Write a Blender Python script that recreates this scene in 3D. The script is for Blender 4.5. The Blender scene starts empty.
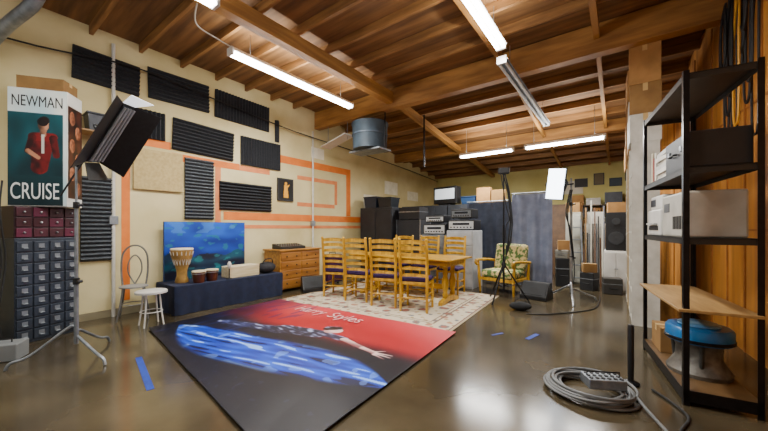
import bpy, bmesh, math, random
from mathutils import Vector, Matrix, noise
random.seed(3)
scene = bpy.context.scene
C = scene.collection
R = math.radians

# ---------------------------------------------------------------- materials
def lin(h):
    h = h.lstrip('#')
    o = []
    for i in (0, 2, 4):
        c = int(h[i:i+2], 16) / 255
        o.append(c / 12.92 if c <= .04045 else ((c + .055) / 1.055) ** 2.4)
    return (o[0], o[1], o[2], 1)
MC = {}
def mat(c1, c2=None, rough=.5, metal=0, scale=6, bump=0, st=(1, 1, 1), emit=0, lo=.35, hi=.65, detail=4, name=None):
    key = (c1, c2, rough, metal, scale, bump, st, emit, lo, hi)
    if key in MC: return MC[key]
    m = bpy.data.materials.new(name or 'surface_' + c1.strip('#'))
    m.use_nodes = True
    nt = m.node_tree; N = nt.nodes; L = nt.links
    b = N['Principled BSDF']
    b.inputs['Roughness'].default_value = rough
    b.inputs['Metallic'].default_value = metal
    tc = N.new('ShaderNodeTexCoord'); mp = N.new('ShaderNodeMapping')
    mp.inputs['Scale'].default_value = st
    L.new(tc.outputs['Object'], mp.inputs['Vector'])
    t = N.new('ShaderNodeTexNoise'); t.inputs['Scale'].default_value = scale; t.inputs['Detail'].default_value = detail
    out = t.outputs['Fac']
    L.new(mp.outputs['Vector'], t.inputs['Vector'])
    r = N.new('ShaderNodeValToRGB')
    r.color_ramp.elements[0].position = lo; r.color_ramp.elements[1].position = hi
    r.color_ramp.elements[0].color = lin(c1)
    if c2 is None:
        a = lin(c1); r.color_ramp.elements[1].color = (a[0]*.86, a[1]*.86, a[2]*.86, 1)
    else: r.color_ramp.elements[1].color = lin(c2)
    L.new(out, r.inputs['Fac']); L.new(r.outputs['Color'], b.inputs['Base Color'])
    if emit:
        b.inputs['Emission Color'].default_value = lin(c1); b.inputs['Emission Strength'].default_value = emit
    if bump:
        bp = N.new('ShaderNodeBump'); bp.inputs['Strength'].default_value = bump; bp.inputs['Distance'].default_value = .02
        L.new(out, bp.inputs['Height']); L.new(bp.outputs['Normal'], b.inputs['Normal'])
    MC[key] = m
    return m
def vcol_mat(name, rough=.6):
    m = bpy.data.materials.new(name); m.use_nodes = True
    N = m.node_tree.nodes; b = N['Principled BSDF']; b.inputs['Roughness'].default_value = rough
    a = N.new('ShaderNodeVertexColor'); a.layer_name = 'print'
    m.node_tree.links.new(a.outputs['Color'], b.inputs['Base Color'])
    return m

BLACK = mat('#141416', '#1d1d20', .45, scale=30)
BLKMET = mat('#17171a', '#222226', .35, .6, scale=20)
RUB = mat('#0e0e0f', '#18181a', .7)
STEEL = mat('#b9bcc0', '#93979c', .28, .9, scale=12)
GALV = mat('#9aa0a6', '#7e858c', .45, .7, scale=14)
WHITE = mat('#d2d0c8', '#bfbcb2', .5)
WHITEMET = mat('#e0ded8', '#d0cec7', .35, scale=5)
CARD = mat('#b5874f', '#a07542', .85, scale=5)
CARD2 = mat('#94703f', '#826035', .85, scale=5)
YWOOD = mat('#d6a82c', '#a37714', .32, scale=5, st=(3, 3, .6), bump=.05)
YWOODX = mat('#d2a22a', '#a07314', .28, scale=5, st=(.6, 4, 4), bump=.05)
PURPLE = mat('#2d1a4c', '#3c2460', .85, scale=20, bump=.2)
PLYW = mat('#a47a46', '#846234', .5, scale=4, st=(4, .8, 4))
TUBE = mat('#ffffff', '#fffdf6', .3, emit=34)
DIM = mat('#dfe4e6', '#cfd5d8', .4)
GRAYM = mat('#45484e', '#393c42', .45, .3, scale=9)
BLUEP = mat('#1d6fae', '#175d96', .3, scale=4)

# ---------------------------------------------------------------- geometry
class G:
    def __init__(s): s.bm = bmesh.new()
    def box(s, c, d, rot=None):
        m = Matrix.Translation(c)
        if rot: m = m @ Matrix.Rotation(R(rot[0]), 4, 'X') @ Matrix.Rotation(R(rot[1]), 4, 'Y') @ Matrix.Rotation(R(rot[2]), 4, 'Z')
        m = m @ Matrix.Diagonal((d[0], d[1], d[2], 1))
        bmesh.ops.create_cube(s.bm, size=1, matrix=m); return s
    def bx(s, x0, x1, y0, y1, z0, z1):
        return s.box(((x0+x1)/2, (y0+y1)/2, (z0+z1)/2), (abs(x1-x0), abs(y1-y0), abs(z1-z0)))
    def cyl(s, p0, p1, r0, r1=None, seg=14):
        p0 = Vector(p0); p1 = Vector(p1); d = p1-p0
        if r1 is None: r1 = r0
        m = Matrix.Translation((p0+p1)/2) @ d.to_track_quat('Z', 'Y').to_matrix().to_4x4()
        bmesh.ops.create_cone(s.bm, cap_ends=True, segments=seg, radius1=r0, radius2=max(r1, .0005), depth=d.length, matrix=m); return s
    def sph(s, c, r, sc=(1, 1, 1), seg=16):
        m = Matrix.Translation(c) @ Matrix.Diagonal((sc[0], sc[1], sc[2], 1))
        bmesh.ops.create_uvsphere(s.bm, u_segments=seg, v_segments=seg//2+2, radius=r, matrix=m); return s
    def tube(s, pts, r, seg=7):
        P = [Vector(p) for p in pts]; rings = []
        for i, p in enumerate(P):
            t = (P[min(i+1, len(P)-1)] - P[max(i-1, 0)])
            if t.length < 1e-6: t = Vector((0, 0, 1))
            t.normalize()
            if i == 0:
                ref = Vector((0, 0, 1)) if abs(t.z) < .9 else Vector((1, 0, 0))
                n = t.cross(ref).normalized()
            else:
                n = (n - t*n.dot(t))
                n = n.normalized() if n.length > 1e-5 else t.orthogonal().normalized()
            b = t.cross(n)
            rr = r[i] if isinstance(r, (list, tuple)) else r
            rings.append([s.bm.verts.new(p + n*math.cos(2*math.pi*k/seg)*rr + b*math.sin(2*math.pi*k/seg)*rr) for k in range(seg)])
        for i in range(len(rings)-1):
            for k in range(seg):
                s.bm.faces.new((rings[i][k], rings[i][(k+1) % seg], rings[i+1][(k+1) % seg], rings[i+1][k]))
        s.bm.faces.new(rings[0][::-1]); s.bm.faces.new(rings[-1]); return s
    def stube(s, pts, r, seg=7, sub=6):
        P = [Vector(p) for p in pts]; P = [P[0]]+P+[P[-1]]; out = []
        for i in range(1, len(P)-2):
            for k in range(sub):
                t = k/sub; a, b, c, d = P[i-1], P[i], P[i+1], P[i+2]
                out.append(.5*((2*b)+(c-a)*t+(2*a-5*b+4*c-d)*t*t+(3*b-a-3*c+d)*t*t*t))
        out.append(P[-1]); return s.tube(out, r, seg)
    def lathe(s, prof, c=(0, 0, 0), seg=28):
        rings = []
        for r, z in prof:
            rings.append([s.bm.verts.new((c[0]+math.cos(2*math.pi*k/seg)*max(r, .0008), c[1]+math.sin(2*math.pi*k/seg)*max(r, .0008), c[2]+z)) for k in range(seg)])
        for i in range(len(rings)-1):
            for k in range(seg):
                s.bm.faces.new((rings[i][k], rings[i][(k+1) % seg], rings[i+1][(k+1) % seg], rings[i+1][k]))
        s.bm.faces.new(rings[0][::-1]); s.bm.faces.new(rings[-1]); return s
    def prism(s, pts, v):
        v = Vector(v); a = [s.bm.verts.new(p) for p in pts]; b = [s.bm.verts.new(Vector(p)+v) for p in pts]
        s.bm.faces.new(a[::-1]); s.bm.faces.new(b); n = len(a)
        for i in range(n): s.bm.faces.new((a[i], a[(i+1) % n], b[(i+1) % n], b[i]))
        return s
    def obj(s, name, m, parent=None, bevel=0, smooth=False, loc=(0, 0, 0), rot=(0, 0, 0), label=None, cat=None, kind=None, group=None):
        bmesh.ops.recalc_face_normals(s.bm, faces=s.bm.faces)
        me = bpy.data.meshes.new(name); s.bm.to_mesh(me); s.bm.free()
        if smooth:
            for p in me.polygons: p.use_smooth = True
            try: me.set_sharp_from_angle(angle=R(40))
            except Exception: pass
        me.materials.append(m)
        o = bpy.data.objects.new(name, me); C.objects.link(o)
        if parent: o.parent = parent
        o.location = loc; o.rotation_euler = [R(a) for a in rot]
        if bevel:
            b = o.modifiers.new('bevel', 'BEVEL'); b.width = bevel; b.segments = 2; b.limit_method = 'ANGLE'
        if label: o['label'] = label
        if cat: o['category'] = cat
        if kind: o['kind'] = kind
        if group: o['group'] = group
        return o

def thing(name, label, cat, loc, rz=0, group=None):
    e = bpy.data.objects.new(name, None); e.empty_display_size = .1; C.objects.link(e)
    e.location = loc; e.rotation_euler = (0, 0, R(rz)); e['label'] = label; e['category'] = cat
    if group: e['group'] = group
    return e
def dup(root, loc, rz=None, label=None):
    n = root.copy(); C.objects.link(n); n.location = loc
    if rz is not None: n.rotation_euler = (0, 0, R(rz))
    if label: n['label'] = label
    def rec(src, dst):
        for c in [k for k in src.children]:
            k = c.copy(); C.objects.link(k); k.parent = dst; rec(c, k)
    rec(root, n)
    return n
def text(body, w, h, m, parent, loc, rot, name='lettering', ext=.0015, bold=0):
    cu = bpy.data.curves.new('t', 'FONT'); cu.body = body; cu.align_x = 'LEFT'; cu.extrude = .001; cu.offset = bold
    o = bpy.data.objects.new('t', cu); C.objects.link(o)
    dg = bpy.context.evaluated_depsgraph_get(); dg.update()
    me = bpy.data.meshes.new_from_object(o.evaluated_get(dg)); bpy.data.objects.remove(o)
    xs = [v.co.x for v in me.vertices]; ys = [v.co.y for v in me.vertices]
    x0, x1, y0, y1 = min(xs), max(xs), min(ys), max(ys)
    for v in me.vertices:
        v.co = Vector(((v.co.x-(x0+x1)/2)/(x1-x0)*w, (v.co.y-(y0+y1)/2)/(y1-y0)*h, ext if v.co.z > 0 else 0))
    me.materials.clear(); me.materials.append(m)
    k = bpy.data.objects.new(name, me); C.objects.link(k); k.parent = parent; k.location = loc; k.rotation_euler = [R(a) for a in rot]
    return k
def printed(name, corners, nx, ny, fn, m, parent=None, zf=None, loc=(0, 0, 0), rot=(0, 0, 0)):
    c = [Vector(p) for p in corners]; vs = []; cols = []
    for j in range(ny+1):
        for i in range(nx+1):
            u = i/nx; v = j/ny
            p = c[0]*(1-u)*(1-v)+c[1]*u*(1-v)+c[2]*u*v+c[3]*(1-u)*v
            if zf: p = p + Vector((0, 0, zf(u, v, p)))
            vs.append(p); q = fn(u, v, p); cols.append([max(0, min(1, k))**2.2 for k in q])
    fs = [(j*(nx+1)+i, j*(nx+1)+i+1, (j+1)*(nx+1)+i+1, (j+1)*(nx+1)+i) for j in range(ny) for i in range(nx)]
    me = bpy.data.meshes.new(name); me.from_pydata(vs, [], fs)
    at = me.color_attributes.new('print', 'FLOAT_COLOR', 'POINT')
    for i, q in enumerate(cols): at.data[i].color = (q[0], q[1], q[2], 1)
    for p in me.polygons: p.use_smooth = True
    me.materials.append(m)
    o = bpy.data.objects.new(name, me); C.objects.link(o); o.parent = parent; o.location = loc; o.rotation_euler = [R(a) for a in rot]
    return o
def mix(a, b, t):
    t = max(0, min(1, t)); return tuple(a[i]*(1-t)+b[i]*t for i in range(3))
def nz(x, y, z=0): return noise.noise(Vector((x, y, z)))

# ---------------------------------------------------------------- room
LX = -5.8; BY = 11.4; SL = .117
def cz(y): return 4.0 if y < 5 else 4.0-SL*(y-5)
def rx(y): return 1.42-.085*y
concrete = mat('#5d523d', '#241e15', .17, scale=1.0, bump=.02, detail=12, lo=.3, hi=.72, name='polished_concrete')
G().bx(-6.1, 2.0, -1.5, 11.7, -.1, 0).obj('floor', concrete, kind='structure')
wl = mat('#dccf9f', '#c2b27e', .8, scale=1.0, bump=.1, detail=8, name='cream_painted_block')
wb = mat('#e6dc94', '#d3c67a', .85, scale=1.0, bump=.1, detail=8, name='ochre_painted_wall')
G().prism([(LX, -1.5, 0), (LX, BY, 0), (LX, BY, cz(BY)), (LX, 5, 4), (LX, -1.5, 4)], (-.15, 0, 0)).obj('wall_left', wl, kind='structure')
G().prism([(LX, BY, 0), (1.5, BY, 0), (1.5, BY, cz(BY)), (LX, BY, cz(BY))], (0, .15, 0)).obj('wall_back', wb, kind='structure')
wr = mat('#cc8c40', '#985f26', .5, scale=1.6, st=(1, 3.5, .35), bump=.06, detail=6, name='stained_plywood')
G().prism([(rx(-1.5), -1.5, 0), (rx(BY), BY, 0), (rx(BY), BY, cz(BY)), (rx(5), 5, 4), (rx(-1.5), -1.5, 4)], (.12, .01, 0)).obj('wall_right', wr, kind='structure')
ceilm = mat('#8a6238', '#5e4023', .75, scale=2.6, st=(.35, 4, 1), bump=.05, detail=9, name='plywood_sheathing')
G().prism([(-6, -1.5, 4), (-6, 5, 4), (-6, BY+.1, cz(BY+.1)), (-6, BY+.1, cz(BY+.1)+.1), (-6, 5, 4.1), (-6, -1.5, 4.1)], (8, 0, 0)).obj('ceiling', ceilm, kind='structure')
beamm = mat('#b38040', '#865a28', .55, scale=3, st=(.5, .5, 4), bump=.05, detail=8, name='glulam_wood')
beamy = mat('#b68442', '#895e2b', .55, scale=3, st=(4, .4, 4), bump=.05, detail=8, name='purlin_wood')
joistm = mat('#a27440', '#765029', .65, scale=3, st=(.5, 4, 4), detail=8, name='joist_wood')
tn = [0]
def trim(g, m, bevel=0):
    tn[0] += 1
    return g.obj('trim_%d' % tn[0], m, kind='structure', bevel=bevel)
trim(G().bx(LX, rx(5.1), 5.1, 5.26, 3.58, cz(5.26)), beamm, .006)
trim(G().bx(LX, rx(8.4), 8.42, 8.55, cz(8.5)-.26, cz(8.55)), beamm, .006)
def purlin(x, y0, y1, h, w=.12):
    ys = [y0, y1] if not (y0 < 5 < y1) else [y0, 5, y1]
    p = [(x-w/2, y, cz(y)-.121) for y in ys] + [(x-w/2, y, cz(y)-.121-h) for y in ys[::-1]]
    trim(G().prism(p, (w, 0, 0)), beamy)
for x, h, w in ((-3.6, .20, .14), (-1.45, .11, .07), (-.25, .11, .07)):
    purlin(x, -1.4, 5.09, h, w); purlin(x, 5.27, 8.41, h*.7, w*.8); purlin(x, 8.56, 11.38, h*.5, w*.8)
y = -1.1
while y < 11.3:
    if not (5.0 < y < 5.35 or 8.3 < y < 8.65):
        z1 = cz(y+.025)
        trim(G().bx(LX, rx(y), y-.022, y+.022, z1-.118, z1), joistm)
    y += .56
BAT = mat('#a8682c', '#8a5220', .55)
for yy in (4.1, 4.4, 4.75, 5.2, 5.7, 6.4, 7.6): trim(G().bx(rx(yy)-.010, rx(yy)+.005, yy-.02, yy+.02, 0, cz(yy+.1)-.15), BAT)
for zz in (1.22, 2.44): trim(G().prism([(rx(2)-.006, 2, zz), (rx(11)-.006, 11, zz), (rx(11)-.006, 11, zz+.02), (rx(2)-.006, 2, zz+.02)], (.008, 0, 0)), BAT)
OR = mat('#e07a28', '#d46e20', .7); SAL = mat('#dd8650', '#d07844', .75)
def stripe(y0, y1, z0, z1, m=OR): trim(G().bx(LX+.001, LX+.005, y0, y1, z0, z1), m)
stripe(3.9, 6.35, 2.64, 2.80); stripe(6.19, 6.35, 1.56, 2.64); stripe(2.95, 8.4, 1.40, 1.55)
stripe(4.6, 5.85, 2.34, 2.43, SAL); stripe(5.76, 5.85, 1.83, 2.34, SAL); stripe(4.6, 5.76, 1.74, 1.83, SAL)
stripe(3.2, 8.6, 1.24, 1.31, SAL); stripe(1.47, 1.57, .2, 2.66, OR); stripe(1.57, 2.1, 2.50, 2.62, OR); stripe(2.1, 3.25, 2.34, 2.46, OR); stripe(3.25, 3.9, 2.34, 2.44, SAL)
stripe(2.8, 2.9, .9, 2.34, SAL)
PATCH = mat('#ece6d2', '#ddd5bc', .8)
for (a, b, c, d) in ((6.9, 7.5, 1.7, 2.2), (7.9, 8.6, 2.3, 2.7), (5.0, 5.4, 2.9, 3.15), (9.2, 9.9, 2.2, 2.5)): stripe(a, b, c, d, PATCH)
for (a, b, c, d) in ((-3.9, -3.2, 2.1, 2.5), (-1.5, -.9, 2.3, 2.7)): trim(G().bx(a, b, BY-.005, BY-.001, c, d), PATCH)
trim(G().bx(LX, LX+.02, -1.5, BY, 0, .1), mat('#8d8468', None, .7))

# ---------------------------------------------------------------- ceiling lights
def lamp(loc, rz, ln, on, drop, label, group, power):
    e = thing('fluorescent_light', label, 'ceiling light', loc, rz, group)
    g = G(); g.prism([(-.075, -ln/2, 0), (-.035, -ln/2, .06), (.035, -ln/2, .06), (.075, -ln/2, 0)], (0, ln, 0)); g.obj('housing', WHITEMET if on else GALV, e)
    for sx in (-.04, .04):
        G().cyl((sx, -ln/2+.03, -.025), (sx, ln/2-.03, -.025), .019).obj('fluorescent_tube', TUBE if on else DIM, e, smooth=True)
    for sy in (-1, 1):
        G().bx(-.06, .06, sy*ln/2-.015, sy*ln/2+.015, -.045, .05).obj('end_cap', WHITEMET, e)
        G().cyl((0, sy*.38*ln, .06), (0, sy*.38*ln, .06+drop), .005, seg=6).obj('hanging_chain', STEEL, e)
    if on:
        for nm, zz, rr, pw in (('tube_glow', -.06, 0, power), ('added_ceiling_fill', .075, 180, power*.34)):  # second area light is an added fill to brighten the ceiling above the housing
            l = bpy.data.lights.new(nm, 'AREA'); l.shape = 'RECTANGLE'; l.size = .12 if rr == 0 else .05; l.size_y = ln-.1; l.energy = pw; l.color = (1, .98, .92)
            lo = bpy.data.objects.new(nm, l); C.objects.link(lo); lo.parent = e; lo.location = (0, 0, zz); lo.rotation_euler = (0, R(rr), 0)
    return e
gl = 'hanging fluorescent lights'
l1 = lamp((-4.05, 3.3, 3.53), 0, 2.3, True, .28, 'long white twin-tube fluorescent light glowing under wooden joists', gl, 112)
G().stube([(0, -1.1, .06), (-.2, -1.2, .2), (-.25, -1.45, .29), (.1, -1.6, .32), (.38, -1.65, .33)], .009).obj('power_cord', WHITE, l1, smooth=True)
lamp((-1.2, 2.9, 3.53), 0, 2.4, True, .28, 'long white twin-tube fluorescent light glowing beside a cable', gl, 105)
lamp((-3.3, .4, 3.53), 0, 2.4, True, .28, 'bright fluorescent light near the big timber beam', gl, 80)
lamp((-2.55, 7.5, 3.02), 90, 1.25, True, .56, 'short fluorescent light glowing above the gear cases', gl, 100)
lamp((-.95, 7.5, 3.02), 90, 1.45, True, .56, 'short fluorescent light glowing near the far storage corner', gl, 100)
lamp((-1.22, 5.75, 3.4), 0, 3.1, False, .3, 'unlit grey metal fluorescent strip on a chain', gl, 0)

# ---------------------------------------------------------------- foam panels on long wall
FOAM = mat('#1c1e22', '#27292e', .95, scale=40); FOAMG = mat('#3d4247', '#4d5257', .95, scale=40); BEI = mat('#bda874', '#ae9866', .9, scale=25, bump=.1)
def foam(y0, y1, z0, z1, m, label, vert=True, ribs=None, tilt=0):
    ln = (y1-y0) if vert else (z1-z0); n = ribs or int(ln/.055)
    cy, cz_ = (y0+y1)/2, (z0+z1)/2
    prof = [(0, 0)]
    for i in range(n):
        prof.append((.018, i*ln/n)); prof.append((.055, (i+.5)*ln/n))
    prof += [(.018, ln), (0, ln)]
    g = G()
    if vert: g.prism([(p[0], p[1]-ln/2, z0-cz_) for p in prof], (0, 0, z1-z0))
    else: g.prism([(p[0], y0-cy, p[1]-ln/2) for p in prof], (0, y1-y0, 0))
    g.obj('acoustic_panel', m, loc=(LX+.005, cy, cz_), rot=(tilt, 0, 0), label=label, cat='acoustic panel', group='acoustic foam panels on the wall')
bl = 'dark grey ribbed acoustic foam panel on the cream wall'
foam(.95, 1.68, 3.22, 3.66, FOAM, bl, False, tilt=-1.5)
foam(1.79, 2.68, 3.25, 3.72, FOAM, bl, False, tilt=1)
foam(2.79, 3.88, 3.22, 3.71, FOAM, bl, tilt=-1)
foam(1.44, 2.02, 2.62, 3.04, FOAM, 'dark grey ribbed foam panel above the beige panel')
foam(2.12, 3.12, 2.5, 3.02, FOAM, bl, False, tilt=-2)
foam(3.27, 4.15, 2.46, 3.0, FOAM, bl)
foam(2.87, 3.92, 1.58, 2.1, FOAM, 'dark ribbed foam panel above the blue canvas', False)
foam(2.3, 2.76, 1.4, 2.42, FOAMG, 'tall grey zigzag foam panel beside the beige panel', False)
foam(1.03, 1.36, .8, 1.95, FOAMG, 'tall grey zigzag foam panel beside white conduit', False)
foam(4.02, 4.12, 3.05, 3.5, FOAM, 'narrow dark foam strip standing upright on the wall')
G().bx(LX+.005, LX+.05, 1.6, 2.26, 1.83, 2.45).obj('acoustic_panel', BEI, bevel=.008, label='flat beige fabric acoustic panel on the cream wall', cat='acoustic panel', group='acoustic foam panels on the wall')

def conduit(yy, top, r=.022, m=WHITE):
    e = thing('wall_conduit', 'white vertical conduit pipe with a junction box', 'pipe', (LX+.04, yy, 0))
    G().cyl((0, 0, 0), (0, 0, top), r).obj('pipe', m, e, smooth=True)
    G().bx(-.03, .035, -.05, .05, 1.3, 1.42).obj('junction_box', GALV, e, bevel=.004)
conduit(1.37, 3.85, .022); conduit(5.02, 3.5)
G().stube([(LX+.09, -1.2, 3.5), (LX+.09, .4, 3.45), (LX+.09, 1.6, 3.6), (LX+.09, 2.8, 3.5), (LX+.09, 4.4, 3.36), (LX+.09, 6.4, 3.3), (LX+.09, 9, 3.2), (LX+.09, 11.3, 3.05)], .011).obj('wall_cable', RUB, label='long dark cable strung across the upper wall', cat='cable', smooth=True)
G().stube([(-5.75, .2, 3.2), (-5.3, .36, 3.42), (-4.9, .52, 3.6), (-4.7, .58, 3.87)], .06, 12).obj('duct_pipe', GALV, label='dark grey duct pipe rising to the ceiling', cat='pipe', smooth=True)

e = thing('framed_picture', 'small black framed picture with a golden shape', 'picture', (LX+.01, 4.27, 2.07), 90)
G().bx(-.2, .2, -.03, 0, -.24, .24).obj('frame', BLACK, e, bevel=.004)
def pf(u, v, p):
    x, z = (u-.5)*.34, (v-.5)*.42
    on = (abs(x) < .05-.04*z and -.1 < z < .1) or (x*x+(z-.13)**2 < .0011) or (abs(x+.04*(z+.1)) < .06 and -.17 < z < -.1) or (abs(z-.02-x) < .016 and 0 < x < .09)
    return (.88, .62, .14) if on else (.07, .06, .05)
printed('picture_print', [(-.17, -.032, -.21), (.17, -.032, -.21), (.17, -.032, .21), (-.17, -.032, .21)], 40, 50, pf, vcol_mat('picture_ink'), e)

# ---------------------------------------------------------------- rug and printed cloth
def rugf(u, v, p):
    b = min(u*3.2, (1-u)*3.2, v*2.6, (1-v)*2.6)
    base = (.78, .73, .63)
    x, yv = p.x, p.y
    if b < .03: return (.66, .60, .49)
    if b < .05: return (.45, .30, .25)
    n = math.sin(x*15)*math.sin(yv*15)+.9*nz(x*6, yv*6, 4)
    m2 = math.sin(x*31+1)*math.sin(yv*31)+.6*nz(x*13, yv*13, 9)
    c = base
    if n > .85: c = (.55, .30, .24)
    elif n > .65: c = (.36, .37, .40)
    elif m2 > .8: c = (.58, .50, .33)
    elif n < -.85: c = (.64, .42, .33)
    if .33 > b > .31 or .39 > b > .375: c = (.40, .31, .26)
    return mix(c, base, .15)
rg = printed('area_rug', [(-4.75, 3.3, .010), (-1.62, 3.42, .010), (-1.78, 6.0, .010), (-4.85, 5.9, .010)], 330, 270, rugf, vcol_mat('rug_wool', .9))
sm = rg.modifiers.new('thick', 'SOLIDIFY'); sm.thickness = .009; sm.offset = -1
rg['label'] = 'cream oriental area rug with fine rust floral pattern under the table'; rg['category'] = 'rug'
def seg(px, py, ax, ay, bx_, by_):
    dx, dy = bx_-ax, by_-ay; t = max(0, min(1, ((px-ax)*dx+(py-ay)*dy)/(dx*dx+dy*dy)))
    return math.hypot(px-ax-t*dx, py-ay-t*dy), t
SKIN = (.90, .76, .73)
FIG = ((-4.25, 2.12, -3.75, 2.26, .05, .08, (.08, .10, .22)), (-3.75, 2.26, -3.30, 2.36, .08, .12, (.10, .11, .22)), (-3.32, 2.40, -2.82, 2.54, .15, .12, (.13, .13, .20)),
       (-2.80, 2.58, -2.45, 2.58, .075, .06, (.20, .18, .27)), (-2.45, 2.58, -2.12, 2.50, .048, .04, SKIN), (-2.12, 2.50, -1.92, 2.46, .038, .034, SKIN),
       (-1.92, 2.47, -1.75, 2.51, .022, .010, SKIN), (-1.92, 2.45, -1.74, 2.46, .022, .010, SKIN), (-1.92, 2.43, -1.77, 2.40, .022, .010, SKIN), (-1.96, 2.48, -1.87, 2.56, .018, .01, SKIN),
       (-2.78, 2.70, -2.72, 2.74, .085, .08, SKIN), (-2.86, 2.76, -2.78, 2.82, .085, .07, (.14, .08, .08)))
def clf(u, v, p):
    x, yv = p.x, p.y; n = nz(x*1.6, yv*2.5, 1); n2 = nz(x*7, yv*7, 3); n3 = nz((x+yv*.3)*2.2, (yv-.2*x)*17, 6)
    red = (.64, .09, .14); navy = (.03, .04, .11)
    edge = 2.26+.09*(x+3)+.07*n
    t = (yv-edge)/.40; t = max(0, min(1, t)); t = t*t*(3-2*t)
    rd = mix(red, (.16, .05, .15), (-3.7-x)/.9+.4*n)
    rd = mix(rd, (.84, .34, .36), (yv-2.75)*.8+nz(x*.9, yv*.9, 8)*.5)
    c = mix(navy, rd, t)
    cx = 1.86+.10*(x+2.8)+.05*math.sin(x*2.3)
    w = .36*max(0, 1-abs((x+2.95)/1.55)**3)
    if w > 0.01:
        k = 1-abs(yv-cx)/w
        if k > 0:
            col = mix((.03, .13, .52), (.10, .38, .92), .5+1.0*n3)
            if n3 > .36: col = mix(col, (.68, .82, 1), .75)
            if n3 < -.36: col = mix(col, (.02, .04, .18), .85)
            if n2 > .4: col = mix(col, (.5, .65, .95), .5)
            c = mix(c, col, min(1, k*4))
    for (ax, ay, bx_, by_, r0, r1, col) in FIG:
        d, tt = seg(x, yv, ax, ay, bx_, by_)
        rr = r0+(r1-r0)*tt+(.010*n2 if r0 > .03 else 0)
        if d < rr:
            q = min(1, (rr-d)/.012)
            if col[0] < .3:
                kk = nz(x*9+yv*6, yv*26, 44); cc = mix(col, (.60, .64, .80), 1.7*max(0, kk)+(.35 if rr-d < .02 and yv > ay else 0))
            else: cc = mix(col, (.55, .33, .34), max(0, (ay-yv)/r0)*.7)
            c = mix(c, cc, q)
    if yv < 1.5 and nz(x*16, yv*16, 33) > .5: c = mix(c, (.28, .29, .40), .3)
    if x < -3.6 and nz(x*12, yv*3, 21) > .25: c = mix(c, (.16, .2, .42), .45)
    return c
cl = printed('printed_backdrop', [(-4.68, 1.45, .022), (-1.42, 1.0, .022), (-1.56, 3.55, .022), (-4.72, 3.38, .022)], 560, 380, clf, vcol_mat('backdrop_fabric', .45),
             zf=lambda u, v, p: .006*max(0, nz(p.x*2.2, p.y*2.2, 5))+.004*max(0, math.sin(p.x*5+p.y*2)))
sm = cl.modifiers.new('thick', 'SOLIDIFY'); sm.thickness = .004; sm.offset = -1
cl['label'] = 'large red, navy and blue printed fabric backdrop lying flat on the floor'; cl['category'] = 'backdrop'
LET = mat('#e9bcbc', None, .6)
text('Harry', .54, .29, LET, cl, (-3.64, 3.13, .038), (0, 0, 2), bold=-.006); text('Styles', .56, .29, LET, cl, (-2.98, 3.15, .038), (0, 0, 2), bold=-.006)
TAPE = mat('#1c3fa8', '#17358f', .6)
def tape(a, b, w, label):
    a = Vector(a); b = Vector(b); d = b-a
    G().bx(-d.length/2, d.length/2, -w/2, w/2, 0.0005, .003).obj('floor_tape', TAPE, loc=((a.x+b.x)/2, (a.y+b.y)/2, 0), rot=(0, 0, math.degrees(math.atan2(d.y, d.x))), label=label, cat='tape')
tape((-3.74, 1.08), (-2.92, .92), .05, 'dark blue tape strip on the concrete floor'); tape((-.84, 3.85), (-.78, 4.1), .05, 'short blue tape mark on the concrete floor')
tape((-1.2, 3.75), (-1.12, 3.9), .03, 'small blue tape mark by the rug')

# ---------------------------------------------------------------- stage platform
NAVY = mat('#18223f', '#121a32', .9, scale=12, bump=.1)
e = thing('stage_platform', 'low platform draped in dark navy cloth against the wall', 'platform', (-5.4, 2.78, 0))
G().bx(-.34, .34, -.90, .90, .39, .42).obj('deck', NAVY, e, bevel=.01)
g = G()
def per():
    P = []
    for i in range(14): P.append((-.33+.67*i/13, -.90, 0, -1))
    for i in range(50): P.append((.34, -.90+1.80*i/49, 1, 0))
    for i in range(14): P.append((.34-.67*i/13, .90, 0, 1))
    return P
P = per(); bm = g.bm; rows = []
for k, (px, py, nx_, ny_) in enumerate(P):
    w = .012*math.sin(k*1.25)+.01*math.sin(k*.47)
    rows.append([bm.verts.new((px+nx_*(.005+w*h), py+ny_*(.005+w*h), .4*(1-h)+.004)) for h in (0, .4, 1)])
for a, b in zip(rows, rows[1:]):
    for j in range(2): bm.faces.new((a[j], b[j], b[j+1], a[j+1]))
g.obj('skirt', NAVY, e, smooth=True)

def seaf(u, v, p):
    n = nz(u*4, v*7, 2)
    c = mix((.02, .08, .36), (.05, .34, .78), v*.9+.5*n)
    if v < .42+.12*nz(u*5, 1, 4): c = mix((.02, .06, .16), (.05, .30, .38), .5+n*1.6)
    if nz(u*9, v*14, 7) > .33: c = mix(c, (.12, .50, .5), .6)
    if v > .8 and nz(u*5, v*8, 11) > .1: c = mix(c, (.4, .6, .85), .4)
    return c
e = thing('canvas_painting', 'wide blue and green seascape canvas leaning on the wall', 'painting', (-5.7, 2.62, .421), 90)
G().bx(-.66, .66, -.035, 0, 0, .93).obj('stretcher', mat('#0f3a72', None, .6), e)
printed('canvas_print', [(-.655, -.038, .005), (.655, -.038, .005), (.655, -.038, .925), (-.655, -.038, .925)], 110, 70, seaf, vcol_mat('canvas_ink', .5), e)

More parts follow.
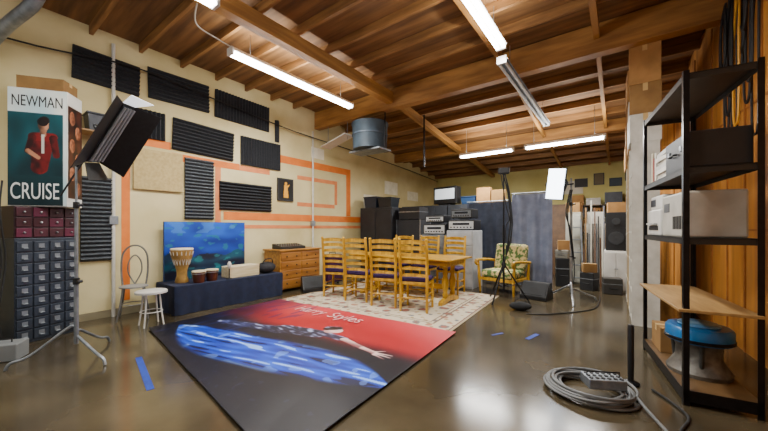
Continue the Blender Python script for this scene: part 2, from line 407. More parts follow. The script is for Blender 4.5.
e = thing('djembe_drum', 'tall pale wooden goblet drum with rope lacing on the platform', 'drum', (-5.38, 2.1, .421))
G().lathe([(.09, 0), (.095, .02), (.07, .10), (.07, .18), (.10, .29), (.14, .39), (.15, .47), (.15, .50)]).obj('shell', mat('#a9823f', '#7d5c28', .5, scale=8), e, smooth=True)
G().lathe([(.145, .495), (.155, .50), (.153, .515), (.14, .522)]).obj('drum_skin', mat('#e8dcc0', '#d8c9a8', .6), e, smooth=True)
g = G()
for k in range(16):
    a = k*math.pi/8; b = a+math.pi/16
    for c_ in (a, a+math.pi/8):
        g.cyl((.156*math.cos(c_), .156*math.sin(c_), .475), (.100*math.cos(b), .100*math.sin(b), .27), .004, seg=5)
g.obj('lacing', WHITE, e)
def small_drum(loc, s, label):
    e = thing('hand_drum', label, 'drum', loc, 0, 'small hand drums on the platform')
    G().lathe([(.075*s, 0), (.085*s, .05*s), (.1*s, .16*s), (.1*s, .18*s)]).obj('shell', mat('#5a2c16', '#3c1c0e', .35), e, smooth=True)
    G().lathe([(.098*s, .178*s), (.105*s, .17*s), (.105*s, .187*s), (.09*s, .192*s)]).obj('drum_skin', mat('#d6c7a2', None, .6), e, smooth=True)
    G().lathe([(.102*s, .14*s), (.108*s, .14*s), (.108*s, .152*s), (.102*s, .152*s)]).obj('hoop', STEEL, e, smooth=True)
small_drum((-5.16, 2.25, .421), .95, 'small dark red hand drum on the platform'); small_drum((-5.2, 2.46, .421), .95, 'larger brown hand drum on the platform')
e = thing('storage_crate', 'long pale wooden crate with a lid on the platform', 'crate', (-5.3, 3.0, .421), 92)
g = G(); g.bx(-.27, .27, -.12, .12, 0, .015)
for s in (-1, 1): g.bx(-.27, .27, s*.12-.008, s*.12+.008, 0, .17).bx(s*.27-.008, s*.27+.008, -.12, .12, 0, .17)
g.obj('body', mat('#d3c5a2', '#bfae84', .6, scale=6, st=(.5, 4, 4)), e, bevel=.003)
G().bx(-.275, .275, -.13, .13, .171, .185).obj('lid', mat('#dccfae', '#c9ba92', .6), e, bevel=.003)
e = thing('microphone', 'small white microphone on a round desk base', 'microphone', (-5.12, 2.7, .421))
G().lathe([(.05, 0), (.05, .012), (.01, .02), (.008, .16), (.01, .17)]).obj('base', BLACK, e, smooth=True)
G().lathe([(.012, .17), (.028, .2), (.032, .24), (.02, .275), (.005, .285)]).obj('head', WHITE, e, smooth=True)
e = thing('duffel_bag', 'slumped black gear bag on the end of the platform', 'bag', (-5.25, 3.46, .421), 85)
G().sph((0, 0, .105), .11, (1.6, 1.2, .95), 20).obj('body', mat('#18181c', '#26262b', .85, scale=10, bump=.5), e, smooth=True)
G().stube([(-.1, -.05, .18), (-.07, -.08, .25), (0, -.09, .27), (.07, -.08, .25), (.1, -.05, .18)], .01).obj('handle', RUB, e, smooth=True)

def wire_chair(loc, rz, fm, sm_, label):
    e = thing('bistro_chair', label, 'chair', loc, rz)
    G().lathe([(.15, .425), (.165, .43), (.165, .445), (.15, .452), (.02, .455)]).obj('seat', sm_, e, smooth=True)
    for sx in (-1, 1):
        for sy in (-1, 1):
            G().stube([(sx*.11, sy*.11, .43), (sx*.13, sy*.13, .25), (sx*.17, sy*.17, .0)], .011).obj('leg', fm, e, smooth=True)
    g = G(); g.tube([(.145*math.cos(k*math.pi/12), .145*math.sin(k*math.pi/12), .2) for k in range(25)], .007)
    g.obj('brace_ring', fm, e, smooth=True)
    g = G()
    g.stube([(-.13, .10, .44), (-.15, .15, .64), (-.14, .17, .86), (-.08, .18, .97), (0, .185, 1.0), (.08, .18, .97), (.14, .17, .86), (.15, .15, .64), (.13, .10, .44)], .012)
    g.stube([(0, .15, .45), (-.075, .16, .62), (-.065, .175, .78), (0, .18, .86), (.065, .175, .78), (.075, .16, .62), (0, .15, .45)], .009)
    g.obj('backrest', fm, e, smooth=True)
wire_chair((-5.45, 1.52, 0), 70, mat('#8b8b88', '#737371', .35, .6), mat('#8d8b85', None, .5), 'pale metal wire-back bistro chair against the wall by the platform')
e = thing('stool', 'low round white stool with splayed white metal legs', 'stool', (-4.86, 1.54, 0), 20)
G().lathe([(.15, .41), (.175, .415), (.175, .44), (.16, .45), (.02, .452)]).obj('seat', WHITEMET, e, smooth=True)
for k in range(4):
    a = k*math.pi/2+.4
    G().stube([(.10*math.cos(a), .10*math.sin(a), .41), (.12*math.cos(a), .12*math.sin(a), .2), (.15*math.cos(a), .15*math.sin(a), .0)], .010).obj('leg', WHITEMET, e, smooth=True)
G().tube([(.12*math.cos(k*math.pi/12), .12*math.sin(k*math.pi/12), .18) for k in range(25)], .006).obj('brace_ring', WHITEMET, e, smooth=True)

# ---------------------------------------------------------------- drawers / posters group
def handle(g, x, y, z, w=.05): g.tube([(x-w/2, y, z), (x-w/2, y-.02, z), (x+w/2, y-.02, z), (x+w/2, y, z)], .004, 5)
A = 108.6
e = thing('drawer_cabinet', 'dark blue-grey steel parts cabinet with rows of small drawers', 'cabinet', (-5.42, .60, 0), A)
G().bx(-.28, .28, -.21, .2, 0, 1.14).obj('body', mat('#2e3642', '#272e38', .45, .3, scale=9), e, bevel=.006)
DR = mat('#343d4a', '#2b333e', .4, .3, scale=7)
for i in range(4):
    for j in range(9):
        x = -.205+i*.137; z = .09+j*.12
        d = G().bx(x-.062, x+.062, -.222, -.205, z-.053, z+.053).obj('drawer', DR, e, bevel=.004)
        g = G(); handle(g, x, -.222, z-.015, .035); g.bx(x-.024, x+.024, -.225, -.222, z-.018, z+.03); g.obj('handle', mat('#7e858c', None, .4, .5), d)
e = thing('drawer_chest', 'dark red small-drawer chest resting on the grey cabinet', 'chest', (-5.42, .60, 1.141), A)
MAR = mat('#3e0e1e', '#300914', .4, scale=8)
G().bx(-.28, .28, -.2, .2, 0, .345).obj('body', mat('#240810', None, .5), e, bevel=.005)
for i in range(4):
    for j in range(3):
        x = -.205+i*.137; z = .06+j*.112
        d = G().bx(x-.062, x+.062, -.212, -.201, z-.05, z+.05).obj('drawer', MAR if (i+j) % 3 else mat('#561430', None, .4), e, bevel=.004)
        G().sph((x, -.22, z), .012, seg=10).obj('knob', STEEL, d, smooth=True)
A2 = 54
e = thing('poster_cabinet', 'tall white cabinet covered with a film poster', 'cabinet', (-5.30, .66, 1.49), A2)
G().bx(-.26, .26, -.14, .14, 0, 1.3).obj('body', mat('#d8d8d2', '#c9c8c0', .5), e, bevel=.006)
def postf(u, v, p):
    c = mix((.90, .91, .88), (.66, .80, .83), nz(u*2, v*3, 2)+.3)
    if u < .94 and v < .80:
        c = mix((.02, .15, .17), (.08, .33, .36), v+.5*nz(u*4, v*5, 3))
        if v < .26: c = mix((.04, .14, .16), (.05, .20, .22), v*4)
    X, Z = u*.51, v*1.28; hx = .30
    fold = nz(u*9, v*20, 4)
    for (ax, az, bx_, bz, r0, r1, col) in ((hx-.03, .42, hx, .70, .075, .095, (.42, .09, .09)), (hx-.085, .76, hx+.085, .76, .045, .045, (.48, .10, .10)), (hx+.09, .75, hx+.12, .56, .036, .03, (.36, .08, .08)),
                                          (hx-.09, .75, hx-.13, .60, .036, .03, (.36, .08, .08)), (hx-.13, .60, hx-.04, .53, .024, .02, (.70, .48, .36)), (hx, .78, hx+.005, .84, .028, .028, (.70, .48, .36)),
                                          (hx+.005, .875, hx+.005, .915, .046, .048, (.74, .52, .39)), (hx, .93, hx+.012, .945, .05, .046, (.13, .08, .06))):
        d, t = seg(X, Z, ax, az, bx_, bz); rr = r0+(r1-r0)*t
        if d < rr and Z > .34: c = mix(col, tuple(k*.4 for k in col), .35+.9*fold+.5*(ax-X)/r0)
    if abs(X-hx-.005*(Z-.7)) < .012+.02*max(0, Z-.66) and .58 < Z < .79: c = (.78, .78, .74)
    return c
printed('poster', [(-.255, -.143, .01), (.255, -.143, .01), (.255, -.143, 1.29), (-.255, -.143, 1.29)], 120, 280, postf, vcol_mat('poster_ink', .35), e)
text('NEWMAN', .44, .12, mat('#121416', None, .5), e, (0, -.1445, 1.16), (90, 0, 0), bold=.0)
text('CRUISE', .42, .18, mat('#f6f6f2', None, .5), e, (-.02, -.1445, .17), (90, 0, 0), bold=.0)
def facef(u, v, p):
    c = mix((.10, .05, .04), (.28, .13, .09), nz(u*3, v*6, 5)+.5)
    for (a, b) in ((.3, .88), (.7, .74), (.3, .58), (.68, .43), (.3, .27), (.7, .11)):
        d = ((u-a)/.2)**2+((v-b)/.075)**2
        if d < 1: c = mix((.66, .42, .30), (.34, .18, .12), (u-a)*3+.4+nz(u*14, v*30, 2))
        elif d < 1.5 and v > b: c = (.08, .04, .03)
    return c
printed('collage_print', [(.263, -.13, .1), (.263, .13, .1), (.263, .13, 1.15), (.263, -.13, 1.15)], 50, 140, facef, vcol_mat('collage_ink', .4), e)
def carton(loc, rz, d, label, m=CARD, group=None):
    e = thing('cardboard_box', label, 'box', loc, rz, group)
    g = G().bx(-d[0]/2, d[0]/2, -d[1]/2, d[1]/2, 0, d[2]-.006); g.obj('body', m, e, bevel=.004)
    for s in (-1, 1):
        G().bx(-d[0]/2, d[0]/2, *sorted((s*.003, s*d[1]/2)), d[2]-.006, d[2]).obj('flap', m, e)
    G().bx(-d[0]/2-.001, d[0]/2+.001, -.025, .025, d[2]*.75, d[2]+.002).obj('packing_tape', mat('#cfae74', None, .3), e)
    return e
e = thing('bracket_shelf', 'narrow wooden wall shelf on metal brackets', 'shelf', (LX+.02, 1.02, 2.5))
G().bx(-.0, .3, -.12, .38, 0, .02).obj('board', PLYW, e)
for s in (-.08, .3): G().bx(0, .26, s-.01, s+.01, -.02, 0).bx(0, .02, s-.01, s+.01, -.22, 0).cyl((.01, s, -.2), (.22, s, -.01), .006).obj('bracket', GALV, e)
def bin_(loc, rz, d, m, label, group=None):
    e = thing('storage_bin', label, 'storage bin', loc, rz, group)
    x, yv, z = d[0]/2, d[1]/2, d[2]
    g = G(); vs = [g.bm.verts.new(q) for q in [(-x*.88, -yv*.88, 0), (x*.88, -yv*.88, 0), (x*.88, yv*.88, 0), (-x*.88, yv*.88, 0), (-x, -yv, z*.88), (x, -yv, z*.88), (x, yv, z*.88), (-x, yv, z*.88)]]
    for f in ((3, 2, 1, 0), (4, 5, 6, 7), (0, 1, 5, 4), (1, 2, 6, 5), (2, 3, 7, 6), (3, 0, 4, 7)): g.bm.faces.new([vs[i] for i in f])
    g.obj('tub', m, e, bevel=.006)
    G().bx(-x-.012, x+.012, -yv-.012, yv+.012, z*.88, z).obj('lid', m, e, bevel=.01)
bin_((-5.62, 1.2, 2.521), 90, (.3, .24, .24), GRAYM, 'small grey plastic storage bin on the wall shelf')
carton((-5.36, .68, 2.79), A2, (.42, .26, .16), 'low brown cardboard box on top of the poster cabinet', CARD2)
e = thing('equipment_case', 'small pale grey equipment box on the concrete floor', 'case', (-4.72, .30, 0), 60)
G().bx(-.14, .14, -.1, .1, 0, .16).obj('body', mat('#7f8384', None, .5), e, bevel=.01)
G().tube([(-.06, 0, .158), (-.06, 0, .19), (.06, 0, .19), (.06, 0, .158)], .007).obj('handle', BLACK, e, smooth=True)
for k in range(5):
    x = -4.96-.03*k; yy = .2+.03*k
    G().stube([(x-.05, yy, 1.62+.03*k), (x+.02, yy-.02, 1.4), (x+.03*math.sin(k), yy+.02, .9), (x+.04, yy-.03, .4), (x+.02, yy, .01)], .008).obj('hanging_cable', RUB, label='black audio cable hanging beside the grey cabinet', cat='cable', group='cables hanging by the cabinet', smooth=True)

# ---------------------------------------------------------------- light stands
def cstand(loc, rz, h, m, label, thick=1):
    e = thing('light_stand', label, 'light stand', loc, rz)
    for k in range(3):
        a = k*2*math.pi/3; z = .16+.05*k; Rr = .42
        c, s = math.cos(a), math.sin(a)
        G().stube([(.02*c, .02*s, z+.05), (.06*c, .06*s, z+.04), (.3*c, .3*s, .10), (Rr*c, Rr*s, .06), ((Rr+.03)*c, (Rr+.03)*s, .005)], .013*thick, 9, 4).obj('leg', m, e, smooth=True)
    g = G(); g.cyl((0, 0, .14), (0, 0, .75), .018*thick).cyl((0, 0, .7), (0, 0, h*.8), .014*thick).cyl((0, 0, h*.75), (0, 0, h), .010*thick); g.obj('pole', m, e, smooth=True)
    for z in (.74, h*.79):
        G().cyl((0, 0, z-.03), (0, 0, z+.03), .025).cyl((0, 0, z), (.06, 0, z), .008).cyl((.055, -.02, z), (.055, .02, z), .014).obj('locking_knob', BLACK, e, smooth=True)
    return e
st = cstand((-4.2, .72, 0), 15, 1.86, GALV, 'chrome stand with turtle-base legs carrying a black lamp head')
G().stube([(0, 0, 1.84), (.04, .05, 1.95), (.08, .10, 2.06)], .014).obj('bracket_arm', BLKMET, st, smooth=True)
def lightbank(loc, n, up, w, h, label):
    n = Vector(n).normalized(); up = Vector(up); z = (up-n*up.dot(n)).normalized()
    x = (-n).cross(z)
    m = Matrix((x, -n, z)).transposed().to_4x4(); m.translation = loc
    e = thing('studio_light', label, 'studio light', loc); e.matrix_world = m
    G().bx(-w/2, w/2, -.02, .025, -h/2, h/2).obj('body', BLACK, e, bevel=.008)
    for k in range(4):
        xx = -w/2+w*(k+.5)/4
        G().cyl((xx, -.04, -h/2+.03), (xx, -.04, h/2-.03), .012).obj('fluorescent_tube', mat('#8c9094', None, .3), e, smooth=True)
    G().bx(-w/2+.01, w/2-.01, -.024, -.02, -h/2+.01, h/2-.01).obj('reflector', mat('#3c4046', None, .4, .6), e)
    G().prism([(w/2, -.02, -h/2), (w/2+.10, -.22, -h/2-.04), (w/2+.10, -.22, h/2+.04), (w/2, -.02, h/2)], (.004, .004, 0)).obj('barn_door', BLACK, e)
    G().prism([(-w/2, -.02, -h/2), (-w/2-.20, -.05, -h/2-.05), (-w/2-.20, -.05, h/2+.05), (-w/2, -.02, h/2)], (0, .004, 0)).obj('barn_door', BLACK, e)
    G().prism([(-w/2, -.02, -h/2), (-w/2-.05, -.14, -h/2-.12), (w/2+.05, -.14, -h/2-.12), (w/2, -.02, -h/2)], (0, .004, -.004)).obj('barn_door', BLACK, e)
    G().prism([(-w/2, -.02, h/2), (-w/2-.16, -.12, h/2+.11), (w/2+.06, -.12, h/2+.11), (w/2, -.02, h/2)], (0, .004, .004)).obj('barn_door', mat('#eef2f6', None, .25, emit=1.4), e, label='pale upper flap with its lit look put in as glow')  # flap is no lamp; emission gives it the look of catching light
    G().stube([(-w*.3, .025, -.05), (-w*.3, .09, 0), (0, .11, 0), (w*.3, .09, 0), (w*.3, .025, -.05)], .012).obj('yoke', BLKMET, e, smooth=True)
    G().stube([(.1, .04, -.1), (.16, .12, -.4), (.1, .1, -.8)], .008).obj('power_cable', RUB, e, smooth=True)
    return e
lightbank((-3.97, .91, 2.17), (.46, .68, -.50), (.55, .42, .95), .22, .66, 'thin black studio light bank tilted down with open flaps')

cs2 = cstand((-.67, 6.3, 0), 40, 2.1, STEEL, 'chrome stand holding a glowing softbox', 1.4)
for k in range(3):
    G().stube([(-.02*k, -.03, 1.9), (-.09-.02*k, -.05, 1.5), (-.05, -.06, 1.0+.1*k), (.03, -.04, .6), (.02, -.03, .3)], .008).obj('draped_cable', RUB, cs2, smooth=True)
e = thing('softbox', 'bright glowing white rectangular softbox mounted on the chrome stand', 'softbox', (-.88, 6.12, 2.0), -14)
G().bx(-.15, .15, 0, .03, -.27, .27).obj('rim', BLACK, e, bevel=.006, rot=(0, 7, 0))
G().lathe([(.19, .031), (.06, .15)], seg=8).obj('hood', BLACK, e, rot=(-90, 0, 0))
G().bx(-.135, .135, -.02, -.001, -.255, .255).obj('diffuser', mat('#e6f2ff', '#ffffff', .3, emit=9), e, bevel=.008, rot=(0, 7, 0))
G().cyl((.03, .14, -.02), (.21, .20, 0), .012).obj('mount_arm', BLKMET, e)
e = thing('tripod_stand', 'tall black tripod stand with cables draped over it', 'tripod', (-1.58, 5.55, 0), 20)
for k in range(3):
    a = k*2*math.pi/3
    G().cyl((.02*math.cos(a), .02*math.sin(a), .62), (.40*math.cos(a), .40*math.sin(a), .013), .013).obj('leg', BLKMET, e)
g = G(); g.cyl((0, 0, .2), (0, 0, 1.3), .017).cyl((0, 0, 1.25), (0, 0, 2.2), .012).lathe([(.03, .58), (.035, .6), (.035, .66), (.02, .68)])
for k in range(3):
    a = k*2*math.pi/3; g.cyl((0, 0, .25), (.21*math.cos(a), .21*math.sin(a), .31), .008)
g.obj('pole', BLKMET, e, smooth=True)
G().bx(-.09, .09, -.04, .04, 2.16, 2.27).obj('mount_head', BLACK, e, bevel=.02)
for k in range(6):
    o = random.uniform(-.06, .06)
    G().stube([(o, -.02, 2.2), (.08+o, -.06, 1.9-.05*k), (.12+o*.7, -.05, 1.4), (.1+o*1.4, -.06, 1.0+.05*k), (.03, -.04, .75), (-.02+o, -.04, .5)], .008).obj('draped_cable', RUB, e, smooth=True)

# ---------------------------------------------------------------- table and chairs
e = thing('dining_table', 'golden oak trestle dining table with turned pedestals', 'table', (-3.12, 4.95, .011))
G().bx(-1.06, 1.06, -.42, .42, .72, .75).obj('tabletop', YWOODX, e, bevel=.008)
G().bx(-.95, .95, -.34, -.31, .635, .719).bx(-.95, .95, .31, .34, .635, .719).bx(-.95, -.92, -.31, .31, .635, .719).bx(.92, .95, -.31, .31, .635, .719).obj('apron', YWOODX, e, bevel=.004)
for sx in (-1, 1):
    p = G().prism([(sx*.82-.035, -.33, 0), (sx*.82-.035, -.33, .05), (sx*.82-.035, -.1, .12), (sx*.82-.035, .1, .12), (sx*.82-.035, .33, .05), (sx*.82-.035, .33, 0), (sx*.82-.035, .2, 0), (sx*.82-.035, .1, .035), (sx*.82-.035, -.1, .035), (sx*.82-.035, -.2, 0)], (.07, 0, 0)).obj('pedestal_foot', YWOOD, e, bevel=.006)
    G().bx(sx*.82-.03, sx*.82+.03, -.3, .3, .595, .635).obj('bearer', YWOOD, p, bevel=.004)
    for sy in (-.14, .14):
        G().lathe([(.04, .11), (.048, .15), (.032, .18), (.052, .28), (.06, .36), (.034, .46), (.048, .5), (.034, .54), (.045, .595)], (sx*.82, sy, 0), 18).obj('turned_column', YWOOD, p, smooth=True)
G().bx(-.8, .8, -.02, .02, .2, .29).obj('stretcher', YWOODX, e, bevel=.006)

ch = thing('dining_chair', 'golden ladder-back wooden dining chair with purple seat cushion', 'chair', (-2.50, 4.24, .011), 16, 'ladder-back chairs around the table')
for sx in (-1, 1):
    G().tube([(sx*.20, -.2, 0), (sx*.20, -.19, .45), (sx*.205, -.215, .78), (sx*.205, -.25, 1.03), (sx*.205, -.252, 1.06)], [.018, .023, .023, .021, .014], 10).obj('leg', YWOOD, ch, smooth=True)
    G().lathe([(.017, 0), (.02, .04), (.016, .07), (.024, .2), (.019, .3), (.025, .36), (.022, .44)], (sx*.2, .19, 0), 14).obj('leg', YWOOD, ch, smooth=True)
    G().sph((sx*.205, -.253, 1.065), .023).obj('finial', YWOOD, ch, smooth=True)
g = G()
for i, z in enumerate((.54, .64, .74, .84, .94, 1.03)):
    yb = -.2-.06*max(0, (z-.6)/.5); hh = .023+.002*i; n = 8; bot = []; top = []
    for k in range(n+1):
        t = k/n*2-1; bot.append((t*.2, yb-.018*(1-t*t), z-hh+.008*(1-t*t))); top.append((t*.2, yb-.018*(1-t*t), z+hh*.6+.018*(1-t*t)))
    g.prism(bot+top[::-1], (0, .014, 0))
g.obj('backrest', YWOOD, ch)
g = G(); g.bx(-.205, .205, -.19, -.16, .4, .44).bx(-.205, .205, .175, .205, .4, .44).bx(-.205, -.175, -.16, .175, .4, .44).bx(.175, .205, -.16, .175, .4, .44); g.obj('seat_frame', YWOOD, ch, bevel=.004)
G().bx(-.21, .21, -.17, .21, .44, .50).obj('seat', PURPLE, ch, bevel=.022, smooth=True)
g = G()
for z in (.14, .26): g.cyl((-.19, .19, z), (.19, .19, z), .012)
g.cyl((-.19, -.195, .2), (.19, -.195, .2), .012)
for sx in (-1, 1):
    for z in (.12, .24): g.cyl((sx*.195, -.195, z), (sx*.198, .19, z), .012)
g.obj('stretcher', YWOOD, ch, smooth=True)
for x, yv, rz in ((-3.06, 4.24, 18), (-3.63, 4.25, 14), (-4.2, 4.28, 20)): dup(ch, (x, yv, .011), rz)
for x, yv, rz in ((-2.62, 5.72, 185), (-3.2, 5.72, 182), (-3.8, 5.7, 186)): dup(ch, (x, yv, .011), rz, 'golden ladder-back chair pushed in at the far side')

e = thing('dresser', 'honey-coloured wooden dresser with rows of drawers', 'dresser', (-5.48, 4.24, 0), 90)
DW = mat('#b47e32', '#8b5a20', .4, scale=4, st=(.5, 5, 5))
G().bx(-.5, .5, -.26, .26, .06, .8).obj('body', DW, e, bevel=.006)
G().bx(-.53, .53, -.29, .27, .8, .83).obj('top_board', DW, e, bevel=.006)
for sx in (-.45, .45):
    for sy in (-.22, .22): G().cyl((sx, sy, 0), (sx, sy, .06), .02, .03).obj('leg', DW, e)
for j in range(4):
    for i in range(2):
        x0 = -.48+i*.49; z0 = .09+j*.175
        d = G().bx(x0, x0+.47, -.275, -.261, z0, z0+.155).obj('drawer', mat('#9f6a2c', '#7c4c1a', .4, scale=4, st=(.5, 5, 5)), e, bevel=.006)
        for kx in (.12, .35): G().sph((x0+kx, -.29, z0+.08), .015).obj('knob', mat('#3a2412', None, .4), d, smooth=True)
e = thing('audio_mixer', 'flat black audio device with knobs on the dresser', 'mixer', (-5.45, 4.12, .831), 90)
G().prism([(-.3, -.15, 0), (-.3, -.15, .05), (-.3, .15, .1), (-.3, .15, 0)], (.6, 0, 0)).obj('body', BLACK, e, bevel=.005)
g = G()
for i in range(10):
    for j in range(3): g.cyl((-.26+i*.057, -.1+j*.08, .055+j*.013), (-.26+i*.057, -.1+j*.08, .075+j*.013), .008, seg=8)
g.obj('knob', STEEL, e)
def wedge(loc, rz, s, label):
    e = thing('monitor_speaker', label, 'speaker', loc, rz, 'wedge monitor speakers on the floor')
    G().prism([(-.27*s, -.2*s, 0), (-.27*s, -.2*s, .08*s), (-.27*s, -.02*s, .34*s), (-.27*s, .12*s, .34*s), (-.27*s, .2*s, 0)], (.54*s, 0, 0)).obj('body', BLACK, e, bevel=.01)
    n = Vector((0, -.26, .18)).normalized(); m = Vector((0, -.11, .21))*s
    G().prism([Vector((-.24*s, -.19*s, .10*s))+n*.003, Vector((.24*s, -.19*s, .10*s))+n*.003, Vector((.24*s, -.035*s, .325*s))+n*.003, Vector((-.24*s, -.035*s, .325*s))+n*.003], n*.006).obj('grille', mat('#26282b', '#17181a', .6, .3, scale=90), e)
    G().cyl(m+n*.009, m+n*.012, .085*s, seg=24).obj('speaker_cone', RUB, e)
wedge((-4.92, 4.3, 0), 60, .85, 'black wedge monitor speaker beside the dresser')
wedge((-1.2, 6.2, 0), -10, .85, 'black wedge monitor speaker near the tripod')
e = thing('gear_bag', 'small slumped black gear bag at the tripod foot', 'bag', (-1.22, 5.15, 0), 20)
G().sph((0, 0, .065), .1, (1.6, 1, .64), 18).obj('body', mat('#101012', '#1d1d20', .85, bump=.4), e, smooth=True)
G().stube([(-.09, 0, .1), (-.05, 0, .17), (.05, 0, .17), (.09, 0, .1)], .008).obj('handle', RUB, e, smooth=True)

FLOR = mat('#4c6a34', '#d2bd82', .85, scale=15, lo=.46, hi=.56, detail=2, name='floral_upholstery')
e = thing('armchair', 'floral cream and green upholstered armchair with wooden arms', 'armchair', (-1.83, 6.45, 0), -14)
G().bx(-.32, .32, -.32, .26, .29, .44).obj('seat_cushion', FLOR, e, bevel=.05, smooth=True)
G().box((0, .27, .66), (.64, .17, .54), (-10, 0, 0)).obj('back_cushion', FLOR, e, bevel=.055, smooth=True)
G().bx(-.34, .34, -.3, .3, .23, .29).obj('frame', YWOOD, e, bevel=.008)
for sx in (-1, 1):
    G().stube([(sx*.38, -.34, .53), (sx*.39, -.38, .58), (sx*.39, -.32, .62), (sx*.39, 0, .61), (sx*.38, .28, .58)], .028, 9, 4).obj('armrest', YWOOD, e, smooth=True)
    G().tube([(sx*.35, -.28, 0), (sx*.36, -.3, .3), (sx*.38, -.3, .60)], [.02, .03, .02], 9).obj('leg', YWOOD, e, smooth=True)
    G().tube([(sx*.33, .36, 0), (sx*.34, .28, .3), (sx*.36, .28, .58)], [.02, .03, .022], 9).obj('leg', YWOOD, e, smooth=True)

# ---------------------------------------------------------------- back equipment
for i in range(5):
    x0 = -5.25+i*.74
    e = thing('metal_locker', 'dark grey steel storage locker with twin doors', 'locker', (x0+.36, 8.3-.0, 0), 0, 'row of grey lockers')
    G().bx(-.36, .36, -.28, .0, 0, 1.88).obj('body', GRAYM, e, bevel=.006)
    for s in (-1, 1):
        d = G().bx(s*.178-.172, s*.178+.172, -.296, -.281, .06, 1.84).obj('door', mat('#4b4f57', '#3e4249', .45, .3, scale=5), e, bevel=.004)
        g = G(); handle(g, s*.03, -.296, .98, .03); g.obj('handle', STEEL, d)
e = thing('equipment_cabinet', 'large black equipment cabinet with metal corners', 'cabinet', (-5.1, 6.85, 0), 0)
G().bx(-.52, .52, -.3, .3, 0, 1.78).obj('body', mat('#1b1c22', '#24262c', .5), e, bevel=.01)
for s in (-1, 1):
    d = G().bx(s*.255-.245, s*.255+.245, -.315, -.301, .05, 1.72).obj('door', mat('#22242b', '#191a20', .45), e, bevel=.004)
    g = G(); handle(g, s*.04, -.315, .95, .04); g.obj('handle', STEEL, d)
bin_((-5.33, 6.8, 1.781), 0, (.42, .4, .3), mat('#222c3c', None, .4), 'dark blue-grey plastic storage bin with lid', 'storage bins on the black cabinet')
bin_((-4.86, 6.8, 1.781), 0, (.42, .4, .26), mat('#1a2028', None, .4), 'dark grey plastic storage bin with lid', 'storage bins on the black cabinet')
for (x, h) in ((-4.2, 1.45), (-3.48+.0, 0)):
    if not h: continue
    e = thing('road_case', 'charcoal road case standing upright with steel edges', 'road case', (x, 6.95, 0), 0)
    G().bx(-.34, .34, -.25, .25, .05, h).obj('body', mat('#26282d', '#1d1f24', .6), e, bevel=.005)
    for sx in (-.34, .34):
        for sy in (-.25, .25): G().bx(sx-.012, sx+.012, sy-.012, sy+.012, .05, h+.01).obj('edge_trim', STEEL, e)
    for sx in (-.28, .28):
        for sy in (-.2, .2): G().cyl((sx-.015, sy, .026), (sx+.015, sy, .026), .026).obj('caster', RUB, e)
e = thing('road_case', 'low black road case resting on a taller case', 'road case', (-4.2, 6.95, 1.461), 0)
G().bx(-.3, .3, -.22, .22, 0, .3).obj('body', mat('#1a1b1f', '#141519', .6), e, bevel=.008)
G().bx(-.303, .303, -.223, .223, .18, .2).obj('edge_trim', STEEL, e)
def amp(loc, w, h, d, label, face, rz=0, group='stacked amplifier heads'):
    e = thing('amplifier', label, 'amplifier', loc, rz, group)
    G().bx(-w/2, w/2, -d/2, d/2, .012, h).obj('body', BLACK, e, bevel=.012)
    p = G().bx(-w/2+.02, w/2-.02, -d/2-.006, -d/2, .03, h-.03).obj('front_panel', face, e)
    g = G()
    for k in range(7): g.cyl((-w/2+.07+k*(w-.14)/6, -d/2-.024, h*.3), (-w/2+.07+k*(w-.14)/6, -d/2-.006, h*.3), .014, seg=10)
    g.obj('knob', RUB, p)
    G().bx(-w*.32, w*.32, -d/2-.009, -d/2-.006, h*.52, h*.72).obj('display_window', mat('#20242c', None, .2), p)
    G().tube([(-.1, 0, h-.002), (-.09, 0, h+.025), (.09, 0, h+.025), (.1, 0, h-.002)], .008).obj('handle', RUB, e, smooth=True)
    for sx in (-1, 1):
        for sy in (-1, 1): G().cyl((sx*w*.42, sy*d*.4, 0), (sx*w*.42, sy*d*.4, .013), .015, seg=8).obj('foot', RUB, e)
def fcab(loc, w, h, m, label, n=4):
    e = thing('filing_cabinet', label, 'filing cabinet', loc, 0, 'pale filing cabinets behind the table')
    G().bx(-w/2, w/2, -.28, .28, 0, h).obj('body', m, e, bevel=.008)
    for j in range(n):
        z0 = .04+j*(h-.06)/n
        d = G().bx(-w/2+.02, w/2-.02, -.298, -.281, z0, z0+(h-.06)/n-.02).obj('drawer', m, e, bevel=.005)
        g = G(); handle(g, 0, -.298, z0+(h-.06)/n*.55, .12); g.obj('handle', STEEL, d)
PALE = mat('#b9bcc1', '#a5a9af', .4, .1)
fcab((-2.7, 6.6, 0), .58, 1.2, PALE, 'pale grey steel filing cabinet under stacked amplifiers'); fcab((-3.34, 6.62, 0), .56, 1.1, mat('#7f848b', '#6d7278', .45, .2), 'medium grey steel filing cabinet under an amplifier')
LG = mat('#d5d9dc', '#bfc4c8', .35, .3)
amp((-2.7, 6.6, 1.2), .58, .22, .4, 'silver-fronted amplifier head on the pale cabinet', LG)
amp((-2.7, 6.6, 1.45), .46, .2, .38, 'smaller black amplifier head with grey panel on top', mat('#6b7177', None, .4, .3))
amp((-3.34, 6.62, 1.1), .54, .24, .4, 'silver-fronted amplifier head on the grey cabinet', LG)
amp((-3.34, 6.62, 1.37), .46, .16, .36, 'low amplifier head with pale front panel', LG)
e = thing('monitor', 'boxy black monitor with pale screen on the lockers', 'monitor', (-3.85, 8.15, 1.881), -8)
G().bx(-.36, .36, -.12, .14, .03, .5).obj('body', BLACK, e, bevel=.015)
G().bx(-.31, .31, -.126, -.12, .16, .44).obj('screen', mat('#dfe6ea', '#b9c6cf', .2, emit=.9), e)
G().bx(-.2, .2, -.1, .1, 0, .03).obj('base', BLACK, e)
bin_((-3.2, 8.15, 1.881), 0, (.4, .24, .2), mat('#26456e', None, .4), 'blue plastic bin on the grey lockers')
gb = 'cardboard boxes on the lockers'
